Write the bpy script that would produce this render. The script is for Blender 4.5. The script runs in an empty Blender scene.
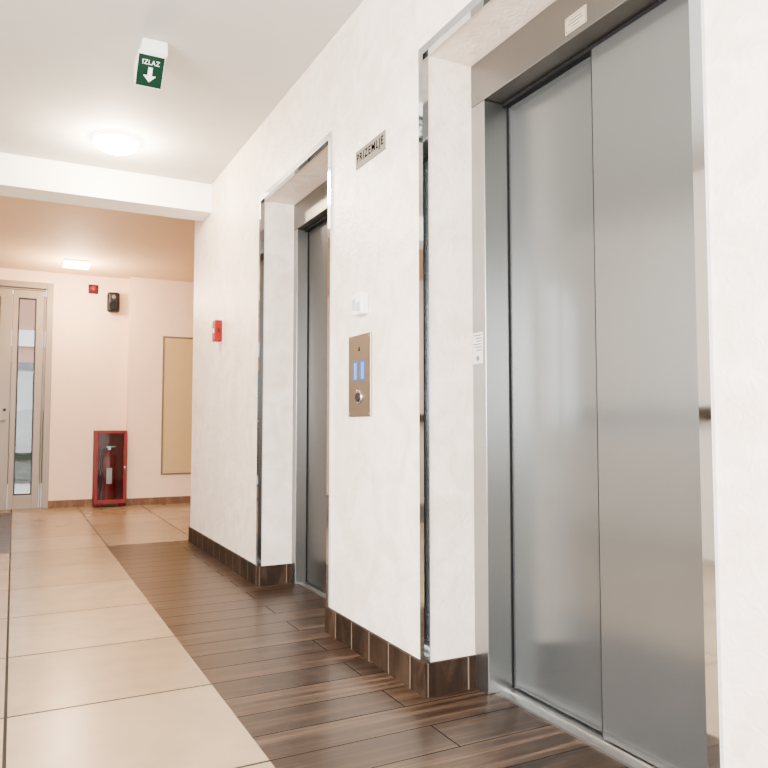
import bpy, bmesh, math
from mathutils import Vector, Matrix, noise
S=bpy.context.scene
COL=S.collection
WL={}
# ---------------- materials
def newmat(n):
    m=bpy.data.materials.new(n); m.use_nodes=True
    nt=m.node_tree; b=nt.nodes['Principled BSDF']; return m,nt,b
def simple(n,c,rough=.5,metal=0,spec=.5,em=None,ems=0,coat=0):
    m,nt,b=newmat(n)
    b.inputs['Base Color'].default_value=(*c,1); b.inputs['Roughness'].default_value=rough; b.inputs['Metallic'].default_value=metal
    b.inputs['Specular IOR Level'].default_value=spec
    if coat: b.inputs['Coat Weight'].default_value=coat
    if em: b.inputs['Emission Color'].default_value=(*em,1); b.inputs['Emission Strength'].default_value=ems
    tx=nt.nodes.new('ShaderNodeTexNoise'); tx.inputs['Scale'].default_value=30
    g=nt.nodes.new('ShaderNodeNewGeometry'); nt.links.new(g.outputs['Position'],tx.inputs['Vector'])
    mr=nt.nodes.new('ShaderNodeMapRange'); mr.inputs['To Min'].default_value=max(0.02,rough-.03); mr.inputs['To Max'].default_value=min(1,rough+.03)
    nt.links.new(tx.outputs[0],mr.inputs[0]); nt.links.new(mr.outputs[0],b.inputs['Roughness'])
    return m
def plaster(n,c1,c2,rough,bump,scale):
    m,nt,b=newmat(n); N=nt.nodes; L=nt.links
    g=N.new('ShaderNodeNewGeometry')
    mp=N.new('ShaderNodeMapping'); mp.inputs['Scale'].default_value=(1,1,1.0); L.new(g.outputs['Position'],mp.inputs[0])
    t=N.new('ShaderNodeTexNoise'); t.inputs['Scale'].default_value=scale; t.inputs['Detail'].default_value=6; t.inputs['Roughness'].default_value=.6; t.inputs['Distortion'].default_value=1.2
    L.new(mp.outputs[0],t.inputs['Vector'])
    r=N.new('ShaderNodeValToRGB'); r.color_ramp.elements[0].position=.35; r.color_ramp.elements[1].position=.62
    r.color_ramp.elements[0].color=(*c1,1); r.color_ramp.elements[1].color=(*c2,1)
    L.new(t.outputs[0],r.inputs[0]); L.new(r.outputs[0],b.inputs['Base Color'])
    t2=N.new('ShaderNodeTexNoise'); t2.inputs['Scale'].default_value=scale*3.5; t2.inputs['Detail'].default_value=6; t2.inputs['Distortion'].default_value=2
    L.new(mp.outputs[0],t2.inputs['Vector'])
    bp=N.new('ShaderNodeBump'); bp.inputs['Strength'].default_value=bump; bp.inputs['Distance'].default_value=.01
    L.new(t2.outputs[0],bp.inputs['Height']); L.new(bp.outputs[0],b.inputs['Normal'])
    b.inputs['Roughness'].default_value=rough
    return m
M={}
M['wall']=plaster('wall_plaster',(.73,.60,.49),(.85,.75,.65),.38,.38,6)
M['wallf']=plaster('far_wall_paint',(.82,.60,.43),(.84,.62,.45),.7,.03,4)
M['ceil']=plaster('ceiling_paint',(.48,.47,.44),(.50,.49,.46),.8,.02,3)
M['ceilf']=plaster('far_ceiling_warm_bounce_paint',(.70,.51,.33),(.72,.525,.34),.7,.02,3)  # warm bounce of the lobby lamps tinted into the ceiling colour
M['beam']=plaster('beam_paint',(.9,.88,.84),(.92,.90,.86),.7,.02,3)
def tiles():
    m,nt,b=newmat('cream_floor_tile'); N=nt.nodes; L=nt.links
    g=N.new('ShaderNodeNewGeometry')
    mp=N.new('ShaderNodeMapping')
    mp.inputs['Location'].default_value=(.68*10,-2.70+.68*10,0)
    L.new(g.outputs['Position'],mp.inputs[0])
    br=N.new('ShaderNodeTexBrick'); br.offset=0; br.squash=1
    br.inputs['Scale'].default_value=1; br.inputs['Brick Width'].default_value=.68; br.inputs['Row Height'].default_value=.68
    br.inputs['Mortar Size'].default_value=.0055; br.inputs['Mortar Smooth'].default_value=.1
    br.inputs['Color1'].default_value=(.27,.19,.11,1); br.inputs['Color2'].default_value=(.34,.245,.15,1); br.inputs['Mortar'].default_value=(.010,.006,.004,1)
    L.new(mp.outputs[0],br.inputs['Vector'])
    t=N.new('ShaderNodeTexNoise'); t.inputs['Scale'].default_value=6; t.inputs['Detail'].default_value=8; L.new(g.outputs['Position'],t.inputs['Vector'])
    mr=N.new('ShaderNodeMapRange'); mr.inputs['To Min'].default_value=.75; mr.inputs['To Max'].default_value=1.18; L.new(t.outputs[0],mr.inputs[0])
    mx=N.new('ShaderNodeMix'); mx.data_type='RGBA'; mx.blend_type='MULTIPLY'; mx.inputs[0].default_value=1
    L.new(br.outputs['Color'],mx.inputs[6]); L.new(mr.outputs[0],mx.inputs[7]); L.new(mx.outputs[2],b.inputs['Base Color'])
    rm=N.new('ShaderNodeMix'); rm.data_type='FLOAT'; L.new(br.outputs['Fac'],rm.inputs[0]); rm.inputs[2].default_value=.25; rm.inputs[3].default_value=.8
    L.new(rm.outputs[0],b.inputs['Roughness'])
    b.inputs['Specular IOR Level'].default_value=.32
    bp=N.new('ShaderNodeBump'); bp.inputs['Strength'].default_value=.3; bp.inputs['Distance'].default_value=.002; bp.invert=True
    L.new(br.outputs['Fac'],bp.inputs['Height']); L.new(bp.outputs[0],b.inputs['Normal'])
    return m
def wood(n,w,h,off,loc,rot=(0,0,0),stretch=(1.2,26,26),dark=1.0,mort=(.006,.0038,.0026),ms=.002,var=(.6,1.6),rv=(.26,.42),spec=.22,contrast=1.0,gr=.6):
    m,nt,b=newmat(n); N=nt.nodes; L=nt.links
    g=N.new('ShaderNodeNewGeometry')
    mp=N.new('ShaderNodeMapping'); mp.inputs['Location'].default_value=loc; mp.inputs['Rotation'].default_value=rot
    L.new(g.outputs['Position'],mp.inputs[0])
    br=N.new('ShaderNodeTexBrick'); br.offset=off
    br.inputs['Scale'].default_value=1; br.inputs['Brick Width'].default_value=w; br.inputs['Row Height'].default_value=h
    br.inputs['Mortar Size'].default_value=ms; br.inputs['Mortar Smooth'].default_value=.1
    br.inputs['Color1'].default_value=(.0,.0,.0,1); br.inputs['Color2'].default_value=(1,1,1,1); br.inputs['Mortar'].default_value=(.5,.5,.5,1)
    L.new(mp.outputs[0],br.inputs['Vector'])
    add=N.new('ShaderNodeVectorMath'); add.operation='MULTIPLY_ADD'; add.inputs[1].default_value=(3.1,1.7,5.3)
    L.new(br.outputs['Color'],add.inputs[0]); L.new(mp.outputs[0],add.inputs[2])
    m2=N.new('ShaderNodeMapping'); m2.inputs['Scale'].default_value=stretch; L.new(add.outputs[0],m2.inputs[0])
    t=N.new('ShaderNodeTexNoise'); t.inputs['Scale'].default_value=1.6; t.inputs['Detail'].default_value=9; t.inputs['Roughness'].default_value=.62; t.inputs['Distortion'].default_value=.6
    L.new(m2.outputs[0],t.inputs['Vector'])
    r=N.new('ShaderNodeValToRGB'); e=r.color_ramp.elements
    k=contrast; mid=(.026,.0142,.0085); lo=(.0055,.003,.002); hi=(.092,.055,.034)
    lo=tuple(mid[i]+(lo[i]-mid[i])*k for i in range(3)); hi=tuple(mid[i]+(hi[i]-mid[i])*k for i in range(3))
    e[0].position=.32; e[0].color=(*[c*dark for c in lo],1); e[1].position=.70; e[1].color=(*[c*dark for c in hi],1)
    x=e.new(.5); x.color=(*[c*dark for c in mid],1)
    L.new(t.outputs[0],r.inputs[0])
    sp=N.new('ShaderNodeSeparateColor'); L.new(br.outputs['Color'],sp.inputs[0])
    mr=N.new('ShaderNodeMapRange'); mr.inputs['To Min'].default_value=var[0]; mr.inputs['To Max'].default_value=var[1]; L.new(sp.outputs[0],mr.inputs[0])
    mx=N.new('ShaderNodeMix'); mx.data_type='RGBA'; mx.blend_type='MULTIPLY'; mx.inputs[0].default_value=1
    L.new(r.outputs[0],mx.inputs[6]); L.new(mr.outputs[0],mx.inputs[7])
    m3=N.new('ShaderNodeMix'); m3.data_type='RGBA'; L.new(br.outputs['Fac'],m3.inputs[0]); L.new(mx.outputs[2],m3.inputs[6]); m3.inputs[7].default_value=(*mort,1)
    L.new(m3.outputs[2],b.inputs['Base Color'])
    mr2=N.new('ShaderNodeMapRange'); mr2.inputs['To Min'].default_value=rv[0]; mr2.inputs['To Max'].default_value=rv[1]; L.new(t.outputs[0],mr2.inputs[0])
    rm=N.new('ShaderNodeMix'); rm.data_type='FLOAT'; L.new(br.outputs['Fac'],rm.inputs[0]); L.new(mr2.outputs[0],rm.inputs[2]); rm.inputs[3].default_value=gr
    L.new(rm.outputs[0],b.inputs['Roughness'])
    sm=N.new('ShaderNodeMix'); sm.data_type='FLOAT'; L.new(br.outputs['Fac'],sm.inputs[0]); sm.inputs[2].default_value=spec; sm.inputs[3].default_value=spec*.4
    L.new(sm.outputs[0],b.inputs['Specular IOR Level'])
    bp=N.new('ShaderNodeBump'); bp.inputs['Strength'].default_value=.12; bp.inputs['Distance'].default_value=.002
    L.new(t.outputs[0],bp.inputs['Height']); L.new(bp.outputs[0],b.inputs['Normal'])
    return m
M['tile']=tiles()
M['wood']=wood('dark_wood_plank_tile',2.6,.17,.5,(6.6,-2.70+6.8,0),ms=.0026,rv=(.26,.40),var=(.68,1.45),contrast=.9,stretch=(1.0,24,24))
def base_mat(axis,dark=.62,tag='',w=.17,rv=(.55,.7),contrast=.5,var=(.65,1.35),mort=(.14,.10,.075)):
    m=wood('dark_wood_skirting_'+axis+tag,w,.5,0,(0,0,0),stretch=(9,3,26),dark=dark,mort=mort,ms=.0032,var=var,rv=rv,spec=.1,contrast=contrast)
    nt=m.node_tree; N=nt.nodes; L=nt.links
    mp=[n for n in N if n.type=='MAPPING' and tuple(n.inputs['Scale'].default_value)==(1,1,1)][0]
    g=[n for n in N if n.type=='NEW_GEOMETRY'][0]
    for l in list(mp.inputs[0].links): L.remove(l)
    s=N.new('ShaderNodeSeparateXYZ'); c=N.new('ShaderNodeCombineXYZ'); L.new(g.outputs['Position'],s.inputs[0])
    L.new(s.outputs[1 if axis=='y' else 0],c.inputs[0]); L.new(s.outputs[2],c.inputs[1]); L.new(s.outputs[0 if axis=='y' else 1],c.inputs[2])
    L.new(c.outputs[0],mp.inputs[0]); mp.inputs['Location'].default_value=(6.85,.2,0)
    return m
M['basey']=base_mat('y'); M['basex']=base_mat('x'); M['basef']=base_mat('x',6,'_far',.6,contrast=.25,var=(.9,1.1),mort=(.09,.06,.04))
def steel(n,c,rough,aniso,rot=0.0,metal=1.0):
    m,nt,b=newmat(n); N=nt.nodes; L=nt.links
    b.inputs['Metallic'].default_value=metal; b.inputs['Roughness'].default_value=rough
    b.inputs['Specular Tint'].default_value=(.6,.6,.6,1)
    b.inputs['Anisotropic'].default_value=aniso; b.inputs['Anisotropic Rotation'].default_value=rot
    tg=N.new('ShaderNodeTangent'); tg.direction_type='UV_MAP'; tg.uv_map='UVMap'; L.new(tg.outputs[0],b.inputs['Tangent'])
    g=N.new('ShaderNodeNewGeometry'); mp=N.new('ShaderNodeMapping'); mp.inputs['Scale'].default_value=(160,160,3); L.new(g.outputs['Position'],mp.inputs[0])
    t=N.new('ShaderNodeTexNoise'); t.inputs['Scale'].default_value=1; t.inputs['Detail'].default_value=2; L.new(mp.outputs[0],t.inputs['Vector'])
    r=N.new('ShaderNodeValToRGB'); r.color_ramp.elements[0].color=(*[v*.96 for v in c],1); r.color_ramp.elements[1].color=(*[v*1.04 for v in c],1)
    L.new(t.outputs[0],r.inputs[0]); L.new(r.outputs[0],b.inputs['Base Color'])
    return m
M['steel']=steel('brushed_steel_door',(.205,.214,.212),.20,.88,metal=.82)
M['steelb']=steel('brushed_steel_door_rear_shaded',(.178,.187,.186),.20,.88,metal=.82)  # same steel, the panel's weaker light put into a darker colour
M['steeld']=steel('brushed_steel_door_dark_reflection',(.105,.100,.094),.30,.6,metal=.85)  # dark reflection on the far door put into the steel colour
M['steelf']=steel('brushed_steel_frame',(.33,.33,.32),.30,.5)
M['steelh']=steel('brushed_steel_header',(.21,.207,.196),.33,.5)
M['chrome']=simple('polished_chrome',(.62,.67,.72),.05,1)
M['alu']=simple('aluminium',(.5,.5,.49),.35,1)
M['dark']=simple('dark_parts_and_gap_shade',(.006,.006,.006),.6,spec=.1)  # shared by dark parts and the strips drawn as shadow lines
M['black']=simple('black_plastic',(.004,.004,.005),.45,spec=.3)
M['white']=simple('white_plastic',(.88,.88,.86),.35)
M['lgrey']=simple('light_grey_plastic',(.45,.46,.46),.35)
M['red']=simple('red_plastic',(.20,.005,.004),.45,spec=.15)
M['redd']=simple('dark_red_plastic',(.05,.003,.003),.5,spec=.15)
M['redp']=simple('red_painted_steel',(.17,.004,.005),.4,spec=.25)
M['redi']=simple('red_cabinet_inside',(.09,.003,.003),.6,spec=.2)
M['redx']=simple('red_extinguisher_paint',(.14,.003,.005),.3,spec=.3)
M['bronze']=steel('bronze_brushed_plate',(.31,.255,.19),.32,.6)
M['signp']=simple('sign_steel_plate',(.15,.13,.102),.6,spec=.2)
M['ink']=simple('black_ink',(.0015,.0015,.0015),.9,spec=0)
M['blue']=simple('blue_display',(.02,.08,.3),.3,em=(.10,.32,1),ems=1.6)
M['blued']=simple('dark_blue_display',(.03,.05,.09),.4,em=(.1,.16,.35),ems=.4)
M['green']=simple('green_sign_film',(.0,.022,.010),.5,spec=.2)
M['beige']=simple('beige_painted_metal',(.50,.36,.16),.5)
M['beiged']=simple('beige_frame_metal',(.16,.105,.05),.5)
M['pap']=simple('paper_sticker',(.45,.43,.39),.6)
M['grey']=simple('grey_print',(.10,.10,.10),.6)
M['yel']=simple('cream_label',(.30,.25,.16),.5)
M['doorf']=simple('grey_aluminium_door_paint',(.25,.205,.16),.4)
M['frost']=simple('lamp_diffuser_lit',(.9,.88,.84),.4,em=(1,.92,.8),ems=100)
M['frosts']=simple('square_lamp_lit',(.9,.88,.84),.4,em=(1,.86,.66),ems=50)
M['pave']=simple('grey_pavement',(.3,.28,.26),.8)
M['facade']=simple('orange_render_facade',(.42,.22,.15),.8)
M['facadew']=simple('pale_facade_trim',(.7,.7,.68),.8)
M['winglass']=simple('dark_window_glass',(.06,.07,.08),.1)
M['leaf']=simple('hedge_leaves',(.012,.022,.008),.8,spec=.2)
M['woodrail']=simple('dark_wood_handrail',(.02,.012,.008),.4)
def glassm():
    m=bpy.data.materials.new('clear_glass'); m.use_nodes=True; nt=m.node_tree; N=nt.nodes; N.remove(N['Principled BSDF'])
    o=N['Material Output']; t=N.new('ShaderNodeBsdfTransparent'); t.inputs[0].default_value=(.88,.90,.90,1); g=N.new('ShaderNodeBsdfGlossy'); g.inputs['Roughness'].default_value=.02; g.inputs[0].default_value=(.6,.6,.6,1)
    mx=N.new('ShaderNodeMixShader'); lw=N.new('ShaderNodeFresnel'); lw.inputs[0].default_value=1.4
    nt.links.new(lw.outputs[0],mx.inputs[0]); nt.links.new(t.outputs[0],mx.inputs[1]); nt.links.new(g.outputs[0],mx.inputs[2]); nt.links.new(mx.outputs[0],o.inputs[0]); return m
M['glass']=glassm()
# ---------------- builders
def finish(name,bm,mats,origin,parent=None,bevel=0,smooth=False):
    o_=Vector(origin)
    bmesh.ops.translate(bm,verts=bm.verts,vec=-o_)
    me=bpy.data.meshes.new(name); 
    uv=bm.loops.layers.uv.get('UVMap') or bm.loops.layers.uv.new('UVMap')
    bm.normal_update()
    for f in bm.faces:
        n=f.normal; ax=max(range(3),key=lambda i:abs(n[i]))
        for l in f.loops:
            c=l.vert.co
            l[uv].uv=(c.y,c.z) if ax==0 else ((c.x,c.z) if ax==1 else (c.x,c.y))
        if smooth: f.smooth=True
    bm.to_mesh(me); bm.free()
    if not isinstance(mats,(list,tuple)): mats=[mats]
    for m in mats: me.materials.append(M[m])
    ob=bpy.data.objects.new(name,me); COL.objects.link(ob); WL[ob.name]=o_
    ob.location=o_
    if parent is not None: ob.parent=parent; ob.location=o_-WL[parent.name]
    if bevel:
        md=ob.modifiers.new('bevel','BEVEL'); md.width=bevel; md.segments=3; md.limit_method='ANGLE'
    return ob
def addbox(bm,b,mi=0):
    (x0,x1),(y0,y1),(z0,z1)=b
    v=[bm.verts.new(p) for p in [(x0,y0,z0),(x1,y0,z0),(x1,y1,z0),(x0,y1,z0),(x0,y0,z1),(x1,y0,z1),(x1,y1,z1),(x0,y1,z1)]]
    for q in [(0,3,2,1),(4,5,6,7),(0,1,5,4),(1,2,6,5),(2,3,7,6),(3,0,4,7)]:
        f=bm.faces.new([v[i] for i in q]); f.material_index=mi
def boxes(name,bl,mat,parent=None,bevel=0,origin=None,mis=None):
    bm=bmesh.new()
    for i,b in enumerate(bl): addbox(bm,b,mis[i] if mis else 0)
    if origin is None:
        xs=[c for b in bl for c in b[0]]; ys=[c for b in bl for c in b[1]]; zs=[c for b in bl for c in b[2]]
        origin=((min(xs)+max(xs))/2,(min(ys)+max(ys))/2,min(zs))
    return finish(name,bm,mat,origin,parent,bevel)
def empty(name,loc,parent=None):
    e=bpy.data.objects.new(name,None); e.empty_display_size=.1; COL.objects.link(e); e.location=loc; WL[e.name]=Vector(loc)
    if parent is not None: e.parent=parent; e.location=Vector(loc)-WL[parent.name]
    return e
def lathe(name,prof,mat,center,axis='z',seg=40,parent=None):
    bm=bmesh.new(); rings=[]
    for r,h in prof:
        ring=[]
        for i in range(seg):
            a=2*math.pi*i/seg; p=(r*math.cos(a),r*math.sin(a),h)
            if axis=='-x': p=(-p[2],p[0],p[1])
            if axis=='-y': p=(p[0],-p[2],p[1])
            if axis=='-z': p=(p[0],p[1],-p[2])
            ring.append(bm.verts.new(Vector(p)+Vector(center)))
        rings.append(ring)
    for a,b in zip(rings,rings[1:]):
        for i in range(seg): bm.faces.new([a[i],a[(i+1)%seg],b[(i+1)%seg],b[i]])
    bm.faces.new(rings[0][::-1]); bm.faces.new(rings[-1])
    bmesh.ops.recalc_face_normals(bm,faces=bm.faces)
    ob=finish(name,bm,mat,center,parent)
    for p in ob.data.polygons:
        if len(p.vertices)==4: p.use_smooth=True
    return ob
def tube(name,pts,r,mat,parent=None,bez=True):
    cu=bpy.data.curves.new(name,'CURVE'); cu.dimensions='3D'; cu.bevel_depth=r; cu.bevel_resolution=4; cu.use_fill_caps=True
    sp=cu.splines.new('NURBS' if bez else 'POLY'); sp.points.add(len(pts)-1)
    o=Vector(pts[0])
    for p,q in zip(sp.points,pts): p.co=(*(Vector(q)-o),1)
    if bez: sp.use_endpoint_u=True; sp.order_u=3
    t=bpy.data.objects.new(name+'_c',cu); COL.objects.link(t); bpy.context.view_layer.update()
    me=bpy.data.meshes.new_from_object(t.evaluated_get(bpy.context.evaluated_depsgraph_get())); bpy.data.objects.remove(t)
    me.materials.clear(); me.materials.append(M[mat])
    for p in me.polygons: p.use_smooth=True
    ob=bpy.data.objects.new(name,me); COL.objects.link(ob); ob.location=o; WL[ob.name]=o
    if parent is not None: ob.parent=parent; ob.location=o-WL[parent.name]
    return ob
def text(name,s,size,loc,rotm,mat,parent,width=None,height=None,bold=0.0,space=1.0):
    cu=bpy.data.curves.new(name,'FONT'); cu.body=s; cu.size=size; cu.align_x='CENTER'; cu.align_y='CENTER'; cu.extrude=.0002; cu.offset=bold; cu.space_character=space
    t=bpy.data.objects.new(name+'_c',cu); COL.objects.link(t); bpy.context.view_layer.update()
    me=bpy.data.meshes.new_from_object(t.evaluated_get(bpy.context.evaluated_depsgraph_get())); bpy.data.objects.remove(t)
    xs=[v.co.x for v in me.vertices]; ys=[v.co.y for v in me.vertices]
    cx=(min(xs)+max(xs))/2; cy=(min(ys)+max(ys))/2
    sx=width/(max(xs)-min(xs)) if width else 1; sy=height/(max(ys)-min(ys)) if height else sx
    for v in me.vertices: v.co=rotm@Vector(((v.co.x-cx)*sx,(v.co.y-cy)*sy,v.co.z))
    me.materials.clear(); me.materials.append(M[mat])
    ob=bpy.data.objects.new(name,me); COL.objects.link(ob); ob.location=Vector(loc)-WL[parent.name]; ob.parent=parent; WL[ob.name]=Vector(loc)
    return ob
def rot_cols(x,y):
    x=Vector(x).normalized(); y=Vector(y).normalized(); z=x.cross(y)
    return Matrix((x,y,z)).transposed()
RW=rot_cols((0,-1,0),(0,0,1))
def poly(name,pts2,thick,loc,rotm,mat,parent):
    bm=bmesh.new(); vs=[bm.verts.new(rotm@Vector((x,y,0))+Vector(loc)) for x,y in pts2]
    f=bm.faces.new(vs); r=bmesh.ops.extrude_face_region(bm,geom=[f]); n=rotm@Vector((0,0,thick))
    bmesh.ops.translate(bm,verts=[g for g in r['geom'] if isinstance(g,bmesh.types.BMVert)],vec=n)
    bmesh.ops.recalc_face_normals(bm,faces=bm.faces)
    return finish(name,bm,mat,loc,parent)
def tag(o,label,cat,group=None):
    o['label']=label; o['category']=cat
    if group: o['group']=group
def struct(o,label=None,cat=None):
    o['kind']='structure'
    if label: o['label']=label
    if cat: o['category']=cat
    return o
# ---------------- shell
XW=1.31; YB=-3.2; YE=6.05; YF=9.15; XL=-1.8; XR=3.4
A0,A1=1.06,2.236
B0,B1=3.12,4.19
ZT=2.315; XS=1.515; H=2.8; HF=2.72
struct(boxes('wall_right',[((XW,1.95),(YB,A0),(0,H)),((XW,1.95),(A1,B0),(0,H)),((XW,1.95),(B1,YE),(0,H)),
   ((XW,1.95),(A0,A1),(ZT,H)),((XW,1.95),(B0,B1),(ZT,H)),((1.80,1.95),(A0,A1),(0,ZT)),((1.80,1.95),(B0,B1),(0,ZT)),
   ((1.95,XR+.1),(5.85,YE),(0,H))],'wall'),'cream trowelled plaster wall with two lift recesses','wall')
bm=bmesh.new()
def quad(x0,x1,y0,y1,mi):
    f=bm.faces.new([bm.verts.new(p) for p in [(x0,y0,0),(x1,y0,0),(x1,y1,0),(x0,y1,0)]]); f.material_index=mi
quad(XL-.2,.67,YB-.2,6.1,0); quad(.67,2.0,YB-.2,6.1,1)
quad(-.0,XR+.2,6.1,YF+.2,0); quad(XL-.2,0,6.1,8.9,1); quad(XL-.2,0,8.9,YF+.2,0)
fl=finish('floor',bm,['tile','wood'],(0,0,0)); struct(fl,'cream tiles with dark wood-look plank bands','floor')
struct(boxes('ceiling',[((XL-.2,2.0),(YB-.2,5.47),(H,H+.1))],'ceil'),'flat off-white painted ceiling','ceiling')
struct(boxes('ceiling_lobby',[((XL-.2,XR+.2),(5.74,YF+.2),(HF,HF+.18))],'ceilf'),'ceiling with warm lamp bounce in its peach paint','ceiling')
struct(boxes('trim_1',[((XL,XW),(5.47,5.74),(2.58,H+.1))],'beam'),'white dropped ceiling beam','beam')
DX0,DX1,DZ=-1.15,.37,2.59
struct(boxes('wall_far',[((XL-.1,DX0),(YF,YF+.25),(0,HF)),((DX1,XR+.2),(YF,YF+.25),(0,HF)),((DX0,DX1),(YF,YF+.25),(DZ,HF)),
   ((1.2,XR),(9.0,YF),(0,HF))],'wallf'),'pale peach painted wall with stepped section','wall')
struct(boxes('wall_side',[((XR,XR+.15),(YE,YF),(0,HF))],'wallf'),'pale peach painted side wall','wall')
WZ0,WZ1=.9,2.45
segs=[(YB,-2.6),(-.2,.2),(2.4,YF)]
struct(boxes('wall_left',[((XL-.2,XL),(a,b),(0,H)) for a,b in segs]+[((XL-.2,XL),(-2.6,2.4),(0,WZ0)),((XL-.2,XL),(-2.6,2.4),(WZ1,H))],'beam'),'white painted wall with tall windows','wall')
struct(boxes('wall_back',[((XL-.2,-1.3),(YB-.2,YB),(0,H)),((.9,1.95),(YB-.2,YB),(0,H)),((-1.3,.9),(YB-.2,YB),(2.4,H))],'beam'),'white painted wall with glazed entrance','wall')
for i,(a,b) in enumerate([(-2.6,-.2),(.2,2.4)]):
    e=struct(empty('window_%d'%(i+1),(XL-.1,(a+b)/2,WZ0)),'white framed window','window')
    m=(a+b)/2
    boxes('window_frame',[((XL-.13,XL-.07),(a,b),(WZ0,WZ0+.06)),((XL-.13,XL-.07),(a,b),(WZ1-.06,WZ1)),((XL-.13,XL-.07),(a,a+.06),(WZ0+.06,WZ1-.06)),((XL-.13,XL-.07),(b-.06,b),(WZ0+.06,WZ1-.06)),((XL-.13,XL-.07),(m-.04,m+.04),(WZ0+.06,WZ1-.06))],'white',e)
ZB=.115; t=.012
def skirt(name,bl,mis,mats=('basey','basex')): struct(boxes(name,bl,list(mats),mis=mis),'dark brown wood-look skirting tiles','skirting')
skirt('baseboard_right',[((XW-t,XW),(YB,A0),(0,ZB)),((XW-t,XS),(A0,A0+t),(0,ZB))],[0,1])
skirt('baseboard_middle',[((XW-t,XW),(A1-t,B0+t),(0,ZB)),((XW,XS),(A1-t,A1),(0,ZB)),((XW,XS),(B0,B0+t),(0,ZB))],[0,1,1])
skirt('baseboard_end',[((XW-t,XW),(B1-t,YE+t),(0,ZB)),((XW,XS),(B1-t,B1),(0,ZB)),((XW,XR),(YE,YE+t),(0,ZB))],[0,1,1])
skirt('baseboard_far',[((DX1,1.2-t),(YF-t,YF),(0,.085)),((1.2-t,XR),(9.0-t,9.0),(0,.085)),((1.2-t,1.2),(9.0,YF),(0,.085))],[0,0,0],('basef',))
def trim(name,y0,y1,lab):
    w=.025; p=.010; d=.014
    bl=[((XW-p,XW),(y1,y1+w),(ZB,ZT+w)),((XW-p,XW),(y0-w,y0),(ZB,ZT+w)),((XW-p,XW),(y0,y1),(ZT,ZT+w)),
        ((XW-p,XW+d),(y1-.006,y1),(ZB,ZT)),((XW-p,XW+d),(y0,y0+.006),(ZB,ZT)),((XW-p,XW+d),(y0+.006,y1-.006),(ZT-.006,ZT))]
    struct(boxes(name,bl,'chrome'),lab,'trim')
trim('trim_2',A0,A1,'polished chrome edging around the lift recess')
trim('trim_3',B0,B1,'polished chrome edging around the lift recess')
# ---------------- lifts
def lift(y0,y1,d0,d1,XD,fm,label,mats):
    e=empty('elevator_door',(XS+.1,(y0+y1)/2,0)); tag(e,label,'elevator door','lift doors along the wall')
    g=.001
    boxes('door_frame',[((XS,XS+.14),(d1,y1-g),(0.0,2.15)),((XS,XS+.14),(y0+g,d0),(0.0,2.15))],mats[2],e,bevel=.003)
    boxes('door_header',[((XS,XS+.14),(y0+g,y1-g),(2.152,ZT-g))],mats[3],e,bevel=.003)
    m=d0+(d1-d0)*fm
    boxes('door_panel',[((XD+.015,XD+.035),(m-.01,d1+.0),(.012,2.14))],mats[1],e)
    p=boxes('door_panel',[((XD-.012,XD+.01),(d0-.0,m+.012),(.012,2.14))],mats[0],e)
    boxes('seam_shade',[((XD-.012,XD+.0145),(m+.012,m+.016),(.012,2.14))],'dark',p)  # thin dark strip standing for the shadow line at the panel seam
    boxes('door_gap_shade',[((XD+.008,XD+.014),(d1-.004,d1),(.0085,2.15)),((XD-.014,XD+.034),(d0,d1-.004),(2.138,2.15))],'dark',e)  # solid dark strips drawing the shadow lines where panels meet the frame
    boxes('door_sill',[((XS+.03,XS+.14),(d0,d1),(0,.004)),((XS+.03,XS+.036),(d0,d1),(.004,.008)),((XD-.02,XD-.014),(d0,d1),(.004,.0085))],'alu',e)
    return e
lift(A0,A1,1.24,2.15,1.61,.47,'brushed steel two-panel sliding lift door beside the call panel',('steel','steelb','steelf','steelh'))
lift(B0,B1,3.19,4.125,1.575,.5,'steel two-panel sliding lift door near the corridor end, dark reflection in its colour',('steeld','steeld','steelf','steelh'))
e=empty('instruction_sticker',(XS,2.19,1.17)); tag(e,'small white paper sticker with print on the steel lift frame','sticker')
boxes('paper',[((XS-.001,XS),(2.168,2.234),(1.175,1.29))],'pap',e)
boxes('printed_line',[((XS-.0016,XS-.001),(2.176,2.226-.01*(i%3)),(1.278-.011*i,1.282-.011*i)) for i in range(6)],'grey',e)
lathe('round_symbol',[(.010,0),(.010,.0006)],'grey',(XS-.001,2.20,1.195),'-x',parent=e)
e=empty('capacity_label',(XS,1.657,2.17)); tag(e,'small cream printed label on the steel lift header','label')
boxes('label_plate',[((XS-.0015,XS),(1.61,1.705),(2.172,2.226))],'yel',e)
boxes('label_border',[((XS-.002,XS-.0015),(1.614,1.701),(2.219,2.221)),((XS-.002,XS-.0015),(1.614,1.701),(2.177,2.179)),((XS-.002,XS-.0015),(1.614,1.616),(2.179,2.219)),((XS-.002,XS-.0015),(1.699,1.701),(2.179,2.219))],'grey',e)
boxes('printed_line',[((XS-.002,XS-.0015),(1.63,1.685),(2.207,2.212)),((XS-.002,XS-.0015),(1.625,1.69),(2.197,2.201)),((XS-.002,XS-.0015),(1.64,1.675),(2.186,2.190))],'grey',e)
# ---------------- wall sign
e=empty('floor_sign',(XW,2.685,2.065)); tag(e,'steel wall sign with black lettering PRIZEMLJE','sign')
boxes('sign_plate',[((XW-.004,XW),(2.545,2.825),(2.065,2.145))],'signp',e,bevel=.0008)
text('sign_lettering','PRIZEMLJE',.06,(XW-.0044,2.685,2.104),RW,'ink',e,width=.255,height=.048,bold=.0012,space=1.2)
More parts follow.
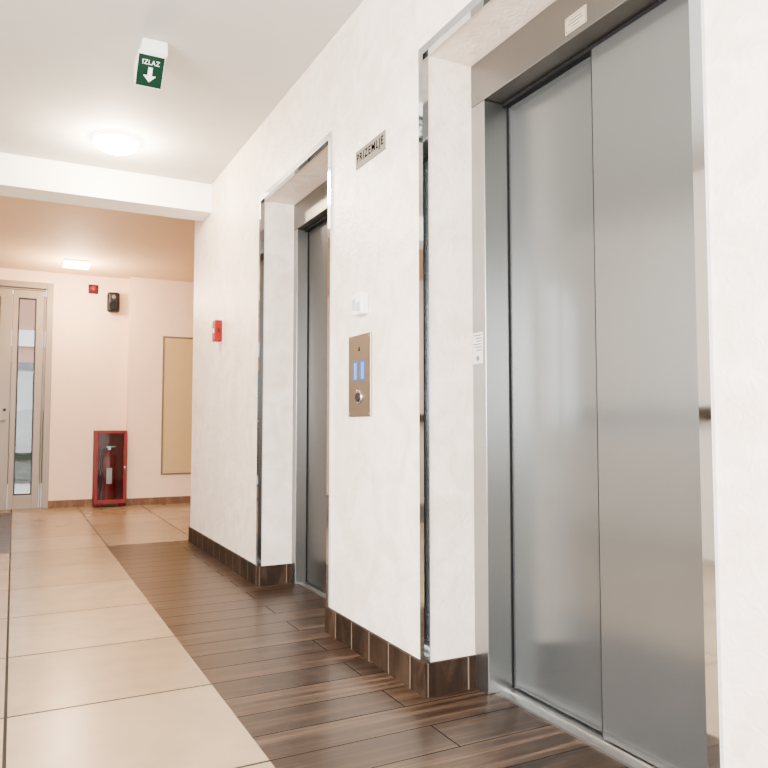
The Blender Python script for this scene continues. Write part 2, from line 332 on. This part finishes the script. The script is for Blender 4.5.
# ---------------- call panel
e=empty('call_panel',(XW,2.777,.985)); tag(e,'bronze lift call panel with two blue displays','call panel')
boxes('plate',[((XW-.008,XW),(2.667,2.887),(.985,1.335))],'bronze',e,bevel=.002)
for yy in (2.742,2.812):
    d=boxes('display',[((XW-.0095,XW-.008),(yy-.027,yy+.027),(1.135,1.225))],'blued',e)
    boxes('display_digit',[((XW-.0102,XW-.0095),(yy-.012,yy+.012),(1.145,1.215))],'blue',d)
lathe('button_ring',[(.03,0),(.03,.004),(.026,.006),(.022,.004)],'chrome',(XW-.008,2.777,1.068),'-x',parent=e)
lathe('call_button',[(.021,0),(.021,.006),(.018,.008)],'black',(XW-.011,2.777,1.068),'-x',parent=e)
boxes('bell_mark',[((XW-.0086,XW-.008),(2.772,2.782),(1.27,1.282)),((XW-.0086,XW-.008),(2.767,2.787),(1.266,1.27))],'ink',e)
for yy in (2.68,2.874):
    for zz in (.998,1.322): lathe('screw',[(.004,0),(.004,.001)],'chrome',(XW-.008,yy,zz),'-x',seg=12,parent=e)
# ---------------- control box
e=empty('wall_control_box',(XW,2.755,1.42)); tag(e,'small white plastic control box above the call panel','control box')
boxes('housing',[((XW-.035,XW),(2.70,2.80),(1.415,1.505))],'white',e,bevel=.006)
boxes('lens',[((XW-.037,XW-.035),(2.758,2.788),(1.435,1.485))],'lgrey',e,bevel=.0008)
boxes('switch',[((XW-.041,XW-.035),(2.712,2.742),(1.43,1.465))],'lgrey',e,bevel=.001)
# ---------------- fire call point
e=empty('fire_alarm_call_point',(XW,5.145,1.55)); tag(e,'red manual fire alarm call point on the plaster wall','fire alarm')
boxes('housing',[((XW-.052,XW),(5.10,5.19),(1.55,1.70))],'red',e,bevel=.006)
boxes('press_plate',[((XW-.054,XW-.052),(5.13,5.16),(1.61,1.64))],'white',e)
boxes('side_slot',[((XW-.034,XW-.020),(5.0985,5.10),(1.61,1.64))],'redd',e)
# ---------------- emergency exit light
x0,x1=.482,.608
e=empty('emergency_exit_light',(.545,3.56,H)); tag(e,'ceiling-mounted white emergency light with green exit panel','exit sign')
boxes('housing',[((x0+.016,x1+.010),(3.50,3.66),(2.728,H))],'white',e,bevel=.008)
bm=bmesh.new()
pr=[(3.497,2.735),(3.66,2.735),(3.66,2.66),(3.62,2.612)]
va=[bm.verts.new((x0,y,z)) for y,z in pr]; vb=[bm.verts.new((x1,y,z)) for y,z in pr]
bm.faces.new(va); bm.faces.new(vb[::-1])
for i in range(4): bm.faces.new([va[i],vb[i],vb[(i+1)%4],va[(i+1)%4]])
bmesh.ops.recalc_face_normals(bm,faces=bm.faces)
finish('wedge_body',bm,'white',(.545,3.58,2.612),e)
dn=Vector((0,3.62-3.497,2.612-2.735)).normalized()
RX=rot_cols((1,0,0),-dn)
cen=Vector((.545,(3.497+3.62)/2,(2.735+2.612)/2)); nrm=RX@Vector((0,0,1))
pl=poly('green_panel',[(-.060,-.083),(.060,-.083),(.060,.068),(-.060,.068)],.002,cen+nrm*.0005,RX,'green',e)
c2=cen+nrm*.003
text('exit_lettering','IZLAZ',.05,c2+RX@Vector((.0,.035,0)),RX,'white',pl,width=.08,height=.022,bold=.0003,space=1.1)
ar=[(-.01,.012),(.01,.012),(.01,-.028),(.03,-.028),(0,-.06),(-.03,-.028),(-.01,-.028)]
poly('down_arrow',ar[::-1],.0006,c2,RX,'white',pl)
# ---------------- ceiling lamps
e=empty('ceiling_lamp',(.545,4.88,H)); tag(e,'round frosted dome ceiling lamp, switched on','ceiling lamp')
lathe('lamp_base',[(.125,0),(.127,.006),(.127,.012),(.12,.014)],'white',(.545,4.88,H),'-z',parent=e)
lathe('lamp_shade',[(.134,0),(.136,.012)]+[(.136*math.cos(a*math.pi/20),.012+.055*math.sin(a*math.pi/20)) for a in range(1,10)]+[(.012,.068)],'frost',(.545,4.88,H-.014),'-z',parent=e)
e=empty('ceiling_lamp',(.56,8.43,HF)); tag(e,'square flat ceiling lamp, switched on, in the lobby','ceiling lamp')
boxes('lamp_base',[((.44,.68),(8.31,8.55),(HF-.02,HF))],'white',e,bevel=.003)
boxes('lamp_shade',[((.43,.69),(8.30,8.56),(HF-.05,HF-.02))],'frosts',e,bevel=.01)
# ---------------- far wall devices
e=empty('alarm_sounder',(.797,YF,2.50)); tag(e,'small dark red alarm sounder on the lobby wall','alarm')
boxes('housing',[((.742,.852),(YF-.03,YF),(2.505,2.615))],'redd',e,bevel=.012)
lathe('sounder_dome',[(.03,0),(.032,.02),(.024,.035),(.012,.038)],'redp',(.797,YF-.03,2.56),'-y',parent=e)
e=empty('loudspeaker',(1.02,YF,2.32)); tag(e,'black wall-mounted loudspeaker box','loudspeaker')
boxes('bracket',[((.99,1.05),(YF-.05,YF),(2.38,2.46))],'dark',e)
boxes('cabinet',[((.945,1.085),(YF-.15,YF-.05),(2.285,2.525))],'black',e,bevel=.03)
lathe('woofer',[(.052,0),(.055,.004),(.045,.003),(.02,.0005)],'dark',(1.015,YF-.15,2.36),'-y',parent=e)
lathe('tweeter',[(.022,0),(.024,.004),(.012,.002)],'grey',(1.015,YF-.15,2.465),'-y',parent=e)
e=empty('electrical_cabinet',(1.9,9.0,.35)); tag(e,'beige metal electrical cabinet door set in the lobby wall','cabinet')
boxes('cabinet_frame',[((1.585,1.605),(8.985,9.0),(.35,2.03)),((2.19,2.215),(8.985,9.0),(.35,2.03)),((1.605,2.19),(8.985,9.0),(.35,.37)),((1.605,2.19),(8.985,9.0),(2.01,2.03))],'beiged',e,bevel=.002)
boxes('cabinet_door',[((1.613,2.187),(8.988,9.0),(.378,2.002))],'beige',e,bevel=.002)
lathe('cabinet_lock',[(.012,0),(.012,.006)],'alu',(2.15,8.988,1.2),'-y',seg=16,parent=e)
# ---------------- extinguisher cabinet
ex0,ex1,ey0,ey1,ez0,ez1=.835,1.185,8.92,YF-.012,.0,.885
e=empty('fire_extinguisher_cabinet',((ex0+ex1)/2,ey1,0)); tag(e,'red steel cabinet with glass door standing against the lobby wall','fire cabinet')
boxes('cabinet_body',[((ex0,ex1),(ey1-.01,ey1),(.04,ez1)),((ex0,ex0+.015),(ey0+.02,ey1-.01),(.04,ez1)),((ex1-.015,ex1),(ey0+.02,ey1-.01),(.04,ez1)),((ex0+.015,ex1-.015),(ey0+.02,ey1-.01),(ez1-.015,ez1)),((ex0+.015,ex1-.015),(ey0+.02,ey1-.01),(.04,.06)),
  ((ex0+.02,ex0+.05),(ey0+.04,ey1-.02),(0,.04)),((ex1-.05,ex1-.02),(ey0+.04,ey1-.02),(0,.04))],'redi',e)
d=boxes('cabinet_door',[((ex0,ex0+.035),(ey0,ey0+.018),(.04,ez1)),((ex1-.035,ex1),(ey0,ey0+.018),(.04,ez1)),((ex0+.035,ex1-.035),(ey0,ey0+.018),(ez1-.035,ez1)),((ex0+.035,ex1-.035),(ey0,ey0+.018),(.04,.085))],'redp',e,bevel=.003)
boxes('glass_pane',[((ex0+.035,ex1-.035),(ey0+.006,ey0+.010),(.085,ez1-.035))],'glass',d)
lathe('door_lock',[(.01,0),(.01,.008)],'alu',(ex1-.022,ey0,.46),'-y',seg=16,parent=d)
xc,yc=1.0,9.035
e=empty('fire_extinguisher',(xc,yc,.06)); tag(e,'red fire extinguisher with black hose inside the glazed cabinet','fire extinguisher')
lathe('cylinder_body',[(.072,0),(.078,.01),(.078,.49),(.068,.535),(.04,.57),(.022,.585),(.022,.60)],'redx',(xc,yc,.06),parent=e)
boxes('valve',[((xc-.018,xc+.018),(yc-.018,yc+.018),(.66,.69)),((xc-.03,xc+.07),(yc-.012,yc+.012),(.69,.70))],'alu',e,bevel=.002)
boxes('handle',[((xc-.02,xc+.1),(yc-.01,yc+.01),(.71,.722)),((xc-.02,xc-.005),(yc-.01,yc+.01),(.70,.71))],'black',e,bevel=.002)
tube('hose',[(xc-.015,yc-.02,.67),(xc-.07,yc-.03,.71),(xc-.11,yc-.04,.58),(xc-.098,yc-.05,.35),(xc-.095,yc-.05,.2)],.010,'black',e)
boxes('label_sheet',[((xc-.03,xc+.03),(yc-.0785,yc-.070),(.27,.45))],'pap',e)
# ---------------- glazed entrance door
yd=YF+.03
e=struct(empty('door_1',((DX0+DX1)/2,yd,0)),'grey aluminium double door with glass strips','door')
fy=(YF-.012,YF+.10)
boxes('door_frame',[((.30,DX1),fy,(0,DZ)),((DX0,DX0+.08),fy,(0,DZ)),((DX0+.08,.30),fy,(2.52,DZ)),((.276,.292),(YF+.02,YF+.1),(0,2.51)),((DX0+.08,.276),(YF+.02,YF+.1),(2.497,2.512))],'doorf',e,bevel=.006)
def leaf(x0,x1,gx0,gx1,name):
    l=boxes(name,[((x0,gx0),(YF,YF+.05),(.01,2.49)),((gx1,x1),(YF,YF+.05),(.01,2.49)),((gx0,gx1),(YF,YF+.05),(.01,.16)),((gx0,gx1),(YF,YF+.05),(2.40,2.49))],'doorf',e,bevel=.005)
    boxes('glazing_bead',[((gx0,gx0+.014),(YF+.004,YF+.03),(.16,2.40)),((gx1-.014,gx1),(YF+.004,YF+.03),(.16,2.40)),((gx0+.014,gx1-.014),(YF+.004,YF+.03),(.16,.176)),((gx0+.014,gx1-.014),(YF+.004,YF+.03),(2.384,2.40))],'black',l)
    boxes('glass_pane',[((gx0+.014,gx1-.014),(YF+.015,YF+.021),(.176,2.384))],'glass',l)
    return l
leaf(-.045,.27,.01,.195,'door_leaf')
l2=leaf(DX0+.085,-.05,DX0+.2,-.17,'door_leaf')
lathe('door_lock',[(.018,0),(.018,.012)],'black',(-.10,YF,1.12),'-y',seg=20,parent=l2)
tube('door_handle',[(-.10,YF,1.0),(-.10,YF-.05,1.0),(-.10,YF-.05,1.0),(-.22,YF-.05,1.0)],.01,'alu',l2,False)
# ---------------- handrail opposite
e=empty('handrail',(XL+.07,5.0,.98)); tag(e,'dark wooden handrail on steel brackets along the wall','handrail')
boxes('rail',[((XL+.05,XL+.10),(2.6,8.6),(.98,1.08))],'woodrail',e,bevel=.015)
for i in range(5):
    yy=2.9+i*1.35
    boxes('bracket',[((XL,XL+.08),(yy-.01,yy+.01),(.955,.98)),((XL,XL+.006),(yy-.03,yy+.03),(.93,1.02))],'alu',e)
# ---------------- exterior
g=boxes('ground',[((-25,25),(-25,60),(-.16,-.06))],'pave'); struct(g,'grey outdoor paving','ground')
e=empty('building',(0,20,-.06)); tag(e,'orange rendered building with pale trim across the street','building')
boxes('facade',[((-9,9),(20,24),(-.06,4.2))],'facade',e)
boxes('facade_band',[((-9,9),(19.9,20),(2.9,3.3)),((-9,9),(19.9,20),(-.06,.7))],'facadew',e)
for i in range(9): boxes('facade_window',[((-8+i*1.9,-7+i*1.9),(19.92,20),(1.2,2.5))],'winglass',e)
bm=bmesh.new(); addbox(bm,((-3,3.5),(14,15),(-.06,1.15)))
bmesh.ops.subdivide_edges(bm,edges=bm.edges,cuts=28,use_grid_fill=True)
for v in bm.verts:
    if v.co.z>0: v.co+=noise.noise_vector(v.co*2.3)*.14+noise.noise_vector(v.co*7)*.07
hd=finish('hedge',bm,'leaf',(.25,14.5,-.06)); tag(hd,'dark green clipped hedge outside the glass door','hedge')
# ---------------- lights
w=bpy.data.worlds.new('World'); S.world=w; w.use_nodes=True
bg=w.node_tree.nodes['Background']; bg.inputs[0].default_value=(.95,.96,1,1); bg.inputs[1].default_value=6
def area(name,loc,rot,sx,sy,p,c):
    l=bpy.data.lights.new(name,'AREA'); l.shape='RECTANGLE'; l.size=sx; l.size_y=sy; l.energy=p; l.color=c
    o=bpy.data.objects.new(name,l); COL.objects.link(o); o.location=loc; o.rotation_euler=rot; return o
area('daylight_window',(XL-.25,-1.4,1.7),(0,math.radians(-90),0),1.5,2.3,420,(1,1,1))
area('daylight_window_b',(XL-.25,1.3,1.7),(0,math.radians(-90),0),1.5,2.1,420,(1,1,1))
area('daylight_entrance',(-.2,YB-.25,1.3),(math.radians(90),0,0),2.2,2.2,380,(1,1,1))
def point(name,loc,p,c,r=.1):
    l=bpy.data.lights.new(name,'POINT'); l.energy=p; l.color=c; l.shadow_soft_size=r
    o=bpy.data.objects.new(name,l); COL.objects.link(o); o.location=loc
point('lamp_glow_corridor',(.545,4.88,2.65),150,(1,.80,.56),.05)
point('lamp_glow_lobby',(.56,8.43,2.40),115,(1,.72,.46))
# camera
cd=bpy.data.cameras.new('camera'); cam=bpy.data.objects.new('camera',cd); COL.objects.link(cam)
cam.location=(0,0,.95); cam.rotation_euler=(math.radians(93.25),0,math.radians(-27.1)); cd.sensor_width=36; cd.lens=33.84; cd.clip_start=.02
S.camera=cam
